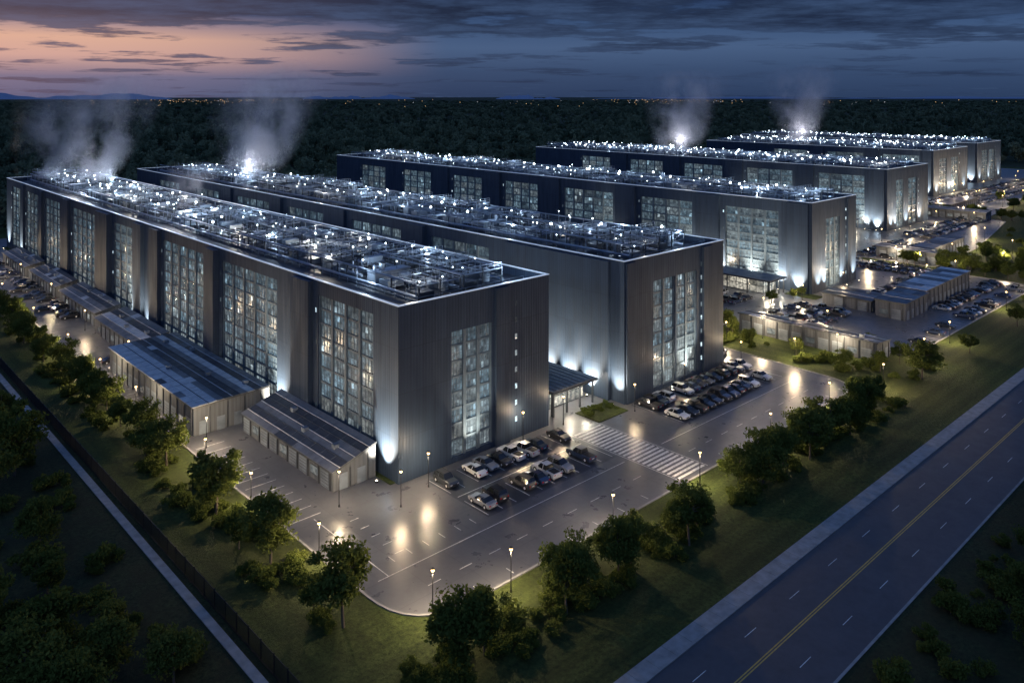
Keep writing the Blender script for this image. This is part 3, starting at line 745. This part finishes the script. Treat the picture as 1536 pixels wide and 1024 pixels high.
# ------------------------------------------------------------------ cars
def carmesh(kind):
    b = MB(); hw = .92
    if kind == 'sedan':
        st = [(-2.35, .62, .66, .70), (-2.2, .80, .88, .78), (-1.6, .90, .98, .76), (-.95, .92, 1.38, .60), (.2, .92, 1.42, .60), (1.0, .90, .98, .74), (2.05, .76, .82, .72), (2.33, .58, .64, .62)]
    elif kind == 'suv':
        st = [(-2.3, .75, .85, .76), (-2.2, 1.0, 1.1, .78), (-2.05, 1.03, 1.25, .74), (-1.75, 1.04, 1.66, .68), (.25, 1.04, 1.70, .68), (1.0, 1.0, 1.10, .78), (2.05, .92, .98, .76), (2.35, .66, .74, .68)]
    else:
        st = [(-2.7, .8, .95, .84), (-2.65, .95, 1.02, .86), (-.85, .98, 1.05, .84), (-.7, 1.02, 1.72, .68), (.55, 1.02, 1.75, .68), (1.2, 1.0, 1.12, .80), (2.4, .95, 1.02, .80), (2.68, .7, .78, .74)]
    gl_side = {2, 3, 4}; gl_top = {2, 4}
    ring = []
    for i, (x, zb, zt, wt) in enumerate(st):
        e = .06 if i in (0, len(st) - 1) else 0
        h = hw - e * 1.5
        ring.append([(x, -h + .06, .24 + e), (x, -h, .5), (x, -h + .02, zb), (x, -wt, zt), (x, wt, zt), (x, h - .02, zb), (x, h, .5), (x, h - .06, .24 + e)])
    for i in range(len(st) - 1):
        A, B_ = ring[i], ring[i + 1]
        for k in range(8):
            k2 = (k + 1) % 8
            m = 0
            if k in (2, 4) and i in gl_side: m = 1
            if k == 3 and i in gl_top: m = 1
            if k == 7: m = 2
            b.face([A[k], B_[k], B_[k2], A[k2]][::-1], m)
    b.face(ring[0], 0); b.face(ring[-1][::-1], 0)
    xr = (st[3][0] + st[4][0]) / 2
    for sgn in (-1, 1):
        b.tube((xr, sgn * (hw - .0), st[3][1]), (xr, sgn * (st[3][3] + .015), st[3][2]), .045, n=4, m=0)
        b.box(st[5][0] - .25, st[5][0] - .05, sgn * .95 - .1, sgn * .95 + .1, st[5][1] - .02, st[5][1] + .13, 0)
    wb = 1.4 if kind != 'pickup' else 1.7; wr = .33 if kind == 'sedan' else .38
    for wx in (-wb, wb):
        for sgn in (-1, 1):
            b.tube((wx, sgn * .70, wr), (wx, sgn * .945, wr), wr + .05, wr + .05, 14, 2); b.tube((wx, sgn * .72, wr), (wx, sgn * .96, wr), wr, wr, 14, 3)
            b.tube((wx, sgn * .9, wr), (wx, sgn * .97, wr), wr * .6, wr * .55, 10, 4)
    xf = st[-1][0]; xb = st[0][0]; zf = st[-1][1]; zr = st[0][1]
    for sgn in (-1, 1):
        b.box(xf - .12, xf + .015, sgn * .62 - .17, sgn * .62 + .17, zf - .04, zf + .08, 4)
        b.box(xb - .015, xb + .12, sgn * .68 - .14, sgn * .68 + .14, zr - .02, zr + .14, 5)
    b.box(xf - .05, xf + .02, -.4, .4, zf - .2, zf - .02, 2); b.box(xb - .03, xb + .05, -.25, .25, zr - .15, zr - .03, 4)
    if kind == 'pickup':
        b.box(-2.55, -.95, -.72, .72, 1.052, 1.06, 2)
    else:
        for sgn in (-1, 1): b.box(st[3][0], st[4][0], sgn * .55 - .02, sgn * .55 + .02, st[4][2] + .01, st[4][2] + .06, 2)
    return b.mesh('car_' + kind, [M_car, M_cglass, M_rubber, M_rubber, M_lens, M_tail])
CARS = [carmesh('sedan'), carmesh('suv'), carmesh('sedan'), carmesh('pickup')]
PAINT = [(.45, .47, .5), (.7, .7, .7), (.02, .022, .026), (.03, .035, .045), (.25, .26, .28), (.015, .03, .08), (.10, .11, .12), (.03, .05, .10), (.05, .05, .055), (.02, .03, .045), (.015, .016, .02), (.02, .022, .03)]
def car(x, y, rz):
    o = put('parked_car', R.choice(CARS), None, (x, y, .03), rz + R.uniform(-.05, .05)); c = R.choice(PAINT); o.color = (*c, 1); return o
def row_x(x0, x1, y, fill, step=2.75):
    n = int((x1 - x0) / step)
    for i in range(n):
        if R.random() < fill: car(x0 + (i + .5) * step + R.uniform(-.15, .15), y + R.uniform(-.3, .3), math.pi / 2 * R.choice((1, -1)))
def row_y(y0, y1, x, fill, step=2.75):
    n = int((y1 - y0) / step)
    for i in range(n):
        if R.random() < fill: car(x + R.uniform(-.3, .3), y0 + (i + .5) * step, R.choice((0, math.pi)))
for (x, y) in [(77.9, 98.6), (77.9, 89.9), (80.6, 90.2), (83.4, 98.2), (86.1, 98.6), (88.9, 98.2), (91.6, 98.5), (94.4, 98.1), (97.1, 98.4), (86.1, 90), (88.9, 89.8), (91.6, 90.2), (94.4, 89.9), (102.6, 98.0), (99.9, 90.3)]:
    car(x, y, math.pi / 2 * R.choice((1, -1)))
row_x(124.5, 162, 96.4, .95); row_x(124.5, 160, 89.5, .85)
car(163, 104, .2); car(165.5, 112, 1.2)
row_x(198, 222, 106.5, .95); row_x(198, 222, 101, .9); row_x(198, 222, 112.5, .6); row_x(242, 290, 83.5, .95); row_x(205, 290, 76.4, .35); row_y(100, 160, 285.5, .85); row_y(100, 160, 291.5, .8); row_x(240, 280, 103.5, .95); row_x(240, 262, 98.5, .85)
row_y(126, 200, 207.5, .8); row_y(126, 200, 213.5, .7); row_y(180, 390, 58, .35, 6); row_y(240, 390, 61.5, .5)
row_x(305, 345, 124.5, .9); row_x(305, 345, 133.5, .9); row_x(360, 435, 130.5, .9); row_x(360, 435, 138, .8); row_x(460, 600, 152.5, .8); row_x(460, 740, 172.5, .9); row_x(460, 740, 163, .7)

# ------------------------------------------------------------------ trees
def crown(rng, npts, cc, rad, leaf, clumps, rc=(.26, .48)):
    c = []
    for i in range(clumps):
        while True:
            p = rng.uniform(-1, 1, 3)
            r = np.linalg.norm(p)
            if .25 < r < 1: break
        c.append(p * (0.55 + .38 * rng.random()))
    c = np.array(c); cr = rng.uniform(rc[0], rc[1], clumps)
    idx = rng.integers(0, clumps, npts)
    d = rng.normal(size=(npts, 3)); d /= np.linalg.norm(d, axis=1)[:, None]
    rr = rng.random(npts) ** .6
    p = c[idx] + d * (cr[idx] * rr)[:, None]
    p = p * rad + cc
    a = rng.normal(size=(npts, 3)); a /= np.linalg.norm(a, axis=1)[:, None]
    b = np.cross(a, rng.normal(size=(npts, 3))); b /= np.linalg.norm(b, axis=1)[:, None]
    s = leaf * rng.uniform(.6, 1.3, npts)[:, None]
    v = np.stack([p - a * s, p + b * s * .55, p + a * s, p - b * s * .55], axis=1).reshape(-1, 3)
    return v, c * rad + cc
def treemesh(name, seed, h, rad, npts, leaf, clumps, trunk=True, lm=None, base=.25, rc=(.26, .48)):
    rng = np.random.default_rng(seed)
    zc = h * (1 + base) / 2; rz = h * (1 - base) / 2
    v, cl = crown(rng, npts, np.array([0, 0, zc]), np.array([rad, rad * rng.uniform(.85, 1.1), rz]), leaf, clumps, rc)
    b = MB()
    if trunk:
        lean = rng.uniform(-.25, .25, 2); fork = h * max(base, .05) * 1.15
        b.tube((0, 0, -.1), (lean[0] * .5, lean[1] * .5, fork), .022 * h, .015 * h, 7, 0)
        top = Vector((lean[0], lean[1], h * .8)); b.tube((lean[0] * .5, lean[1] * .5, fork), top, .015 * h, .004 * h, 6, 0)
        order = rng.permutation(len(cl))[:14]
        for i in order:
            t = rng.uniform(0, .55); s = Vector((lean[0] * .5, lean[1] * .5, fork)).lerp(top, t); q = Vector(cl[i])
            mid = s.lerp(q, .5) + Vector((0, 0, .04 * h)); b.tube(s, mid, .009 * h, .006 * h, 5, 0, False); b.tube(mid, q, .006 * h, .002 * h, 4, 0, False)
    n0 = len(b.v); n = len(v) // 4
    b.v += [tuple(q) for q in v]
    b.f += [(n0 + 4 * i, n0 + 4 * i + 1, n0 + 4 * i + 2, n0 + 4 * i + 3) for i in range(n)]; b.m += [1] * n; b.lit += [0] * n; b.warm += [0] * n
    return b.mesh(name, [M_bark, lm or M_leaf])
TREES = [treemesh('leafy_tree', 10 + i, 8.0, 3.6 + .3 * (i % 3), 5000, .22, 32 + 4 * i, rc=(.17, .38)) for i in range(6)]
BUSH = [treemesh('bush', 40 + i, 2.3, 2.1, 1500, .19, 12, base=-.15) for i in range(3)]
def tree(x, y, s=1.0, nm='deciduous_tree'):
    put(nm, R.choice(TREES), None, (x, y, 0), R.uniform(0, 6.28), (s * R.uniform(.88, 1.12), s * R.uniform(.88, 1.12), s * R.uniform(.92, 1.06)))
def bush(x, y, s=1.0):
    put('shrub', R.choice(BUSH), None, (x, y, 0), R.uniform(0, 6.28), s * R.uniform(.8, 1.2))
for (x, y, s) in [(48.3, 79.8, 1.2), (47, 84, .6), (48, 97, 1.2), (46.5, 103, .65), (48, 113.8, 1.25), (48.2, 133.8, 1.05), (47, 140, .8), (49, 147, .95), (48, 156, .8), (48, 164, .95), (47.5, 172, .8), (47.5, 180, .95),
                  (53, 64.5, 1.15), (57, 65.5, .85), (68.5, 64.2, 1.05), (72, 66, .85), (78, 64.2, 1.0), (82, 65.5, .8), (91, 62.8, 1.05), (94.5, 64, .7), (109, 66, .85), (112, 64, 1.0), (116, 65, 1.05), (122, 66, .8), (127, 64, 1.15), (131, 66, .9), (136, 65, 1.05), (142, 64, .85), (147, 64, 1.2), (152, 66, 1.0), (157, 66, .8), (180.7, 66, 1.1)]:
    tree(x, y, s)
y = 188
while y < 400: tree(47.5 + R.uniform(-1.2, 1.2), y, R.uniform(.8, 1.0)); y += R.uniform(7, 10)
for (x0, x1, y0, y1, n) in ((44.5, 50.5, 76, 200, 70), (46, 50, 200, 390, 40), (60, 100, 62.5, 67.5, 44), (104, 165, 63, 68, 50), (172, 181, 74, 114, 24), (176, 190, 66, 72, 6), (48, 60, 63, 69, 14)):
    for i in range(n): bush(R.uniform(x0, x1), R.uniform(y0, y1), R.uniform(.45, 1.0))
for i in range(14): bush(R.uniform(114, 121), R.uniform(98.5, 103), R.uniform(.3, .5))
for (x, y, s) in [(175, 80, .6), (176, 92, .55), (174, 103, .6), (178, 110, .7), (181, 113, .7), (192.5, 82, .5), (179, 74, .6), (187, 73, .6)]: tree(x, y, s)
for i in range(30): tree(R.uniform(300, 460), R.uniform(72, 104), R.uniform(.6, 1.0))
for i in range(18): tree(R.uniform(298, 301), R.uniform(75, 200), R.uniform(.5, .8))
for i in range(34): bush(R.uniform(300, 440), R.uniform(74, 112), R.uniform(.7, 1.4))
for i in range(16): tree(R.uniform(441, 447), R.uniform(90, 220), R.uniform(.5, .8))
for i in range(30): tree(R.uniform(430, 760), R.uniform(100, 150), R.uniform(.6, 1.0))
for (x, y, s) in [(207, 65, .6), (240, 64, .7), (262, 66, .75), (285, 65, .8), (305, 80, .9), (166, 118, .5), (215, 120, .5), (229, 118, .4), (224, 118, .4)]: tree(x, y, s)
for (x, y, s) in [(29.5, 147, 1.35), (27, 156, 1.3), (24, 140, 1.2), (31, 165, 1.2), (27, 120, .9), (19, 90, 1.15), (22, 96, 1.0), (26, 88, .9), (15, 98, 1.1), (31, 84, .75), (25, 108, .8), (17, 105, 1.1), (21, 84, 1.0), (28, 94, .7),
                  (140, 30.5, 1.1), (148, 32, 1.2), (132, 29, 1.0), (160, 31, 1.1), (175, 30, 1.1), (110, 27, .8), (118, 29, .7), (100, 25, .8)]: tree(x, y, s)
for i in range(90): bush(R.uniform(12, 34), R.uniform(75, 180), R.uniform(.3, 1.2))
for i in range(100): bush(R.uniform(72, 160), R.uniform(20, 35), R.uniform(.3, 1.1))

pc = bpy.data.collections.new('forest_tree_kinds')
for i in range(5):
    me = treemesh('forest_tree', 70 + i, 14 + i % 3, 6.8, 400, 1.0, 10, lm=M_fleaf, base=.1, rc=(.25, .45))
    o = bpy.data.objects.new('forest_tree_kind', me); pc.objects.link(o)
rng = np.random.default_rng(5)
fx = np.array([.682, .7314]); rx = np.array([.7314, -.682])
P = []; SC = []
def scatter(n, d0, d1, logd):
    if logd: d = np.exp(rng.uniform(math.log(d0), math.log(d1), n))
    else: d = np.sqrt(rng.uniform(d0 ** 2, d1 ** 2, n))
    k = rng.uniform(-.85, .85, n)
    xy = d[:, None] * fx + (k * d)[:, None] * rx
    x, y = xy[:, 0], xy[:, 1]
    keep = ~((x > 36) & (x < 800) & (y < 408)) & ~((x >= 800) & (y < 60)) & (y > 60)
    mead = (np.sin(x * .011 + 1.3) * np.sin(y * .013 + x * .004) + .3 * np.sin(x * .031 + y * .02) > .85)
    keep &= ~mead
    s = np.maximum(1, d / 1700)
    return x[keep], y[keep], d[keep], s[keep]
for (n, a, b_, lg) in ((7500, 330, 1300, False), (15000, 1300, 10000, True)):
    x, y, d_, s = scatter(n, a, b_, lg)
    hz = rng.uniform(.4, 1.4, len(x)); hz *= 1 + .35 * np.sin(x * .013) * np.sin(y * .017)
    P.append(np.stack([x, y, np.zeros_like(x)], 1)); SC.append(np.stack([s * rng.uniform(.7, 1.35, len(x)), s * rng.uniform(.7, 1.35, len(x)), hz], 1))
P = np.concatenate(P); SC = np.concatenate(SC)
me = bpy.data.meshes.new('distant_forest'); me.from_pydata([tuple(p) for p in P], [], [])
a = me.attributes.new('scl', 'FLOAT_VECTOR', 'POINT'); a.data.foreach_set('vector', SC.astype(np.float32).ravel())
rot = np.zeros_like(SC); rot[:, 2] = rng.uniform(0, 6.28, len(SC))
a = me.attributes.new('rotv', 'FLOAT_VECTOR', 'POINT'); a.data.foreach_set('vector', rot.astype(np.float32).ravel())
a = me.attributes.new('kind', 'INT', 'POINT'); a.data.foreach_set('value', rng.integers(0, 5, len(SC)).astype(np.int32))
fo = put('distant_forest', me)
ng = bpy.data.node_groups.new('scatter_trees', 'GeometryNodeTree')
ng.interface.new_socket(name='Geometry', in_out='INPUT', socket_type='NodeSocketGeometry'); ng.interface.new_socket(name='Geometry', in_out='OUTPUT', socket_type='NodeSocketGeometry')
gi = ng.nodes.new('NodeGroupInput'); go = ng.nodes.new('NodeGroupOutput')
ci = ng.nodes.new('GeometryNodeCollectionInfo'); ci.inputs['Collection'].default_value = pc; ci.inputs['Separate Children'].default_value = True; ci.inputs['Reset Children'].default_value = True
ip = ng.nodes.new('GeometryNodeInstanceOnPoints'); ip.inputs['Pick Instance'].default_value = True
def na(nm, t):
    n = ng.nodes.new('GeometryNodeInputNamedAttribute'); n.data_type = t; n.inputs['Name'].default_value = nm
    return [s for s in n.outputs if s.enabled and s.name == 'Attribute'][0]
ng.links.new(gi.outputs[0], ip.inputs['Points']); ng.links.new(ci.outputs[0], ip.inputs['Instance'])
ng.links.new(na('kind', 'INT'), ip.inputs['Instance Index']); ng.links.new(na('rotv', 'FLOAT_VECTOR'), ip.inputs['Rotation']); ng.links.new(na('scl', 'FLOAT_VECTOR'), ip.inputs['Scale'])
ng.links.new(ip.outputs[0], go.inputs[0])
md = fo.modifiers.new('scatter', 'NODES'); md.node_group = ng

hb = MB()
def wpt(d, k, z): return (d * (fx[0] + rx[0] * k), d * (fx[1] + rx[1] * k), z)
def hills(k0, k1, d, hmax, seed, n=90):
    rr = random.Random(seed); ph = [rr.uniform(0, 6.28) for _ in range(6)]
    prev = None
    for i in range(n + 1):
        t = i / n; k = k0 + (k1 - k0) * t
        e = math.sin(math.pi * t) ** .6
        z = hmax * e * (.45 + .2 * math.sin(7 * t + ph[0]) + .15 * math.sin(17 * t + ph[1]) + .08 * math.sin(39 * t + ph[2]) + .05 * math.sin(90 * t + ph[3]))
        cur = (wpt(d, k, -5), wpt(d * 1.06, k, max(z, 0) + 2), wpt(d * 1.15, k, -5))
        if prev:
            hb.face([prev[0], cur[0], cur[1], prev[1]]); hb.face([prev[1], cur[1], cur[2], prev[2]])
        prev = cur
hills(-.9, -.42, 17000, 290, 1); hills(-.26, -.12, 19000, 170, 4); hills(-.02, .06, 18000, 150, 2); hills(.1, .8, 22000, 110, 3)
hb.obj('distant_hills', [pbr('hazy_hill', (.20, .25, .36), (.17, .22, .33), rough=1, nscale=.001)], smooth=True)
tl = MB()
for i in range(300):
    k = R.uniform(-.6, .65); d = math.exp(R.uniform(math.log(3000), math.log(9800)))
    if R.random() < .65: k = R.choice((-.47, -.40, -.34, -.28, .17, .2, .24)) + R.gauss(0, .035); d = R.uniform(4500, 9800)
    x, y, z = wpt(d, k, R.uniform(20, 28))
    tl.ball((x, y, z), d * .00030 * R.uniform(.5, 1.3), R.choice((0, 0, 0, 1)), 5, 3)
tl.obj('distant_town_lights', [emis('town_glow_warm', (1, .6, .28), 1.5), emis('town_glow_cool', (.9, .9, 1), 1.1)])

# ------------------------------------------------------------------ steam
def steam(x, y, z, w, h, dens, seed, lean=(.3, .05)):
    b = MB(); n = 14
    rings = 7
    for j in range(rings + 1):
        t = j / rings; r = w * (.34 + .66 * t ** .7)
        b.v += [(lean[0] * h * t + r * math.cos(2 * math.pi * i / n), lean[1] * h * t + r * math.sin(2 * math.pi * i / n), h * t) for i in range(n)]
    for j in range(rings):
        for i in range(n):
            b.f.append((j * n + i, j * n + (i + 1) % n, (j + 1) * n + (i + 1) % n, (j + 1) * n + i)); b.m.append(0); b.lit.append(0); b.warm.append(0)
    b.f.append(tuple(range(n - 1, -1, -1))); b.m.append(0); b.f.append(tuple(range(rings * n, rings * n + n))); b.m.append(0); b.lit += [0, 0]; b.warm += [0, 0]
    m, nt, out = nmat('steam_vapour')
    tc = N(nt, 'ShaderNodeTexCoord'); sp = N(nt, 'ShaderNodeSeparateXYZ'); nt.links.new(tc.outputs['Object'], sp.inputs[0])
    t = math_(nt, 'DIVIDE', sp.outputs[2], h)
    cx = math_(nt, 'SUBTRACT', sp.outputs[0], math_(nt, 'MULTIPLY', t, lean[0] * h)); cy = math_(nt, 'SUBTRACT', sp.outputs[1], math_(nt, 'MULTIPLY', t, lean[1] * h))
    rr = math_(nt, 'SQRT', math_(nt, 'ADD', math_(nt, 'MULTIPLY', cx, cx), math_(nt, 'MULTIPLY', cy, cy)))
    rm = math_(nt, 'MULTIPLY', math_(nt, 'ADD', math_(nt, 'MULTIPLY', math_(nt, 'POWER', math_(nt, 'MAXIMUM', t, .001), .7), .66), .34), w)
    rad = maprange(nt, math_(nt, 'DIVIDE', rr, rm), .0, .96, 1, 0, True)
    mp = N(nt, 'ShaderNodeMapping'); mp.inputs['Location'].default_value = (seed * 11.3, seed * 3.1, 0); mp.inputs['Scale'].default_value = (1, 1, .75)
    nt.links.new(tc.outputs['Object'], mp.inputs[0])
    nz = maprange(nt, noise(nt, mp.outputs[0], 2.4 / w, 5, .6), .44, .74)
    top = math_(nt, 'POWER', maprange(nt, t, .0, 1, 1, 0), 1.1)
    dn = math_(nt, 'MULTIPLY', math_(nt, 'MULTIPLY', nz, rad), math_(nt, 'MULTIPLY', top, dens))
    vs = N(nt, 'ShaderNodeVolumePrincipled'); vs.inputs['Color'].default_value = (.94, .90, .96, 1); vs.inputs['Anisotropy'].default_value = .1
    nt.links.new(dn, vs.inputs['Density']); nt.links.new(vs.outputs[0], out.inputs['Volume'])
    b.obj('steam_plume', [m], loc=(x, y, z), smooth=True)
steam(90, 328, 28.5, 25, 44, .36, 1); steam(80, 350, 28.5, 26, 36, .26, 5)
steam(142, 300, 28.5, 27, 48, .38, 2); steam(152, 335, 28.5, 28, 36, .24, 6)
steam(390, 278, 28.5, 34, 48, .28, 3); steam(545, 285, 28.5, 36, 56, .28, 4)
steam(88, 231, 28.5, 11, 13, .3, 7)
for (x, y, p) in ((90, 326, 2600), (142, 300, 2800), (390, 278, 4500), (545, 285, 5500), (88, 230, 2600)):
    E = empty('rooftop_floodlight', (x - 8, y - 9, 26.05)); b = MB(); b.tube((0, 0, 0), (0, 0, 5.2), .07, n=6, m=0); b.ball((0, 0, 5.5), .28, 1); b.obj('mast', [M_galv, M_bulbC], E)
    light('flood_light', 'POINT', E, (0, 0, 9), p * 2.2, (.9, .92, 1.0), .15)

# ------------------------------------------------------------------ world + sun + camera
wd = bpy.data.worlds.new('World'); scene.world = wd; wd.use_nodes = True
nt = wd.node_tree
for n in list(nt.nodes): nt.nodes.remove(n)
out = N(nt, 'ShaderNodeOutputWorld')
tc = N(nt, 'ShaderNodeTexCoord'); sp = N(nt, 'ShaderNodeSeparateXYZ'); nt.links.new(tc.outputs['Generated'], sp.inputs[0])
z = math_(nt, 'MAXIMUM', sp.outputs[2], 0.0)
def ramp(stops):
    r = N(nt, 'ShaderNodeValToRGB'); nt.links.new(maprange(nt, z, 0, .3), r.inputs[0]); e = r.color_ramp.elements
    while len(e) < len(stops): e.new(.5)
    for el, (p, c) in zip(e, stops): el.position = p / .3; el.color = (*c, 1)
    return r.outputs[0]
cool = ramp([(0, (.024, .048, .112)), (.03, (.034, .068, .15)), (.06, (.058, .108, .22)), (.09, (.036, .078, .18)), (.12, (.018, .042, .115)), (.3, (.05, .085, .17))])
pink = ramp([(0, (.085, .115, .22)), (.022, (.15, .155, .26)), (.045, (.60, .36, .32)), (.065, (.70, .41, .31)), (.082, (.34, .24, .28)), (.096, (.05, .07, .15))])
dt = N(nt, 'ShaderNodeVectorMath', operation='DOT_PRODUCT'); nt.links.new(tc.outputs['Generated'], dt.inputs[0]); dt.inputs[1].default_value = (.1068, .994, 0)
pf = maprange(nt, dt.outputs['Value'], .84, 1.0, 0, 1, True)
base = mixc(nt, pf, cool, pink)
den = math_(nt, 'ADD', z, .045)
cb = N(nt, 'ShaderNodeCombineXYZ')
ax = math_(nt, 'ADD', math_(nt, 'MULTIPLY', sp.outputs[0], .7314), math_(nt, 'MULTIPLY', sp.outputs[1], -.682))
ay = math_(nt, 'ADD', math_(nt, 'MULTIPLY', sp.outputs[0], .682), math_(nt, 'MULTIPLY', sp.outputs[1], .7314))
nt.links.new(math_(nt, 'MULTIPLY', math_(nt, 'DIVIDE', ax, den), .9), cb.inputs[0]); nt.links.new(math_(nt, 'DIVIDE', ay, den), cb.inputs[1])
nz = noise(nt, cb.outputs[0], .6, 12, .62)
bias = maprange(nt, z, .055, .105, -.03, .14)
cm = maprange(nt, math_(nt, 'ADD', nz, bias), .49, .57, 0, 1, True)
inner = maprange(nt, noise(nt, cb.outputs[0], 1.2, 10, .68), .40, .62)
ccol = mixc(nt, inner, (.007, .015, .042), (.034, .066, .145))
ccol = mixc(nt, math_(nt, 'MULTIPLY', pf, .25), ccol, (.18, .14, .20))
col = mixc(nt, math_(nt, 'MULTIPLY', cm, .88), base, ccol)
up = maprange(nt, z, .14, .32)
col = mixc(nt, up, col, (.068, .14, .36))  # unseen upper sky made brighter to raise the ambient light
bg = N(nt, 'ShaderNodeBackground'); nt.links.new(col, bg.inputs[0]); bg.inputs[1].default_value = 1.0
sky = N(nt, 'ShaderNodeTexSky', sky_type='NISHITA'); sky.sun_disc = False; sky.sun_elevation = math.radians(1); sky.sun_rotation = math.radians(6)
bg2 = N(nt, 'ShaderNodeBackground'); nt.links.new(sky.outputs[0], bg2.inputs[0]); bg2.inputs[1].default_value = .003
ad = N(nt, 'ShaderNodeAddShader'); nt.links.new(bg.outputs[0], ad.inputs[0]); nt.links.new(bg2.outputs[0], ad.inputs[1]); nt.links.new(ad.outputs[0], out.inputs[0])

sl = bpy.data.lights.new('dusk_fill', 'SUN'); sl.energy = .27; sl.angle = math.radians(25); sl.color = (.42, .64, 1.0)  # added soft bluish fill from behind the camera, away from the sunset
so = bpy.data.objects.new('dusk_fill', sl); COL.objects.link(so); so.rotation_euler = Vector((.62, .50, -.60)).to_track_quat('-Z', 'Y').to_euler()

cam = bpy.data.cameras.new('camera'); co = bpy.data.objects.new('camera', cam); COL.objects.link(co)
co.location = (0, 0, 60); co.rotation_euler = (math.radians(90), 0, -math.atan2(.682, .7314))
cam.sensor_width = 36; cam.lens = 1210 / 1536 * 36; cam.shift_y = -367 / 1536
cam.clip_start = .5; cam.clip_end = 80000
scene.camera = co
scene.view_settings.view_transform = 'Standard'; scene.view_settings.look = 'None'; scene.view_settings.exposure = 0
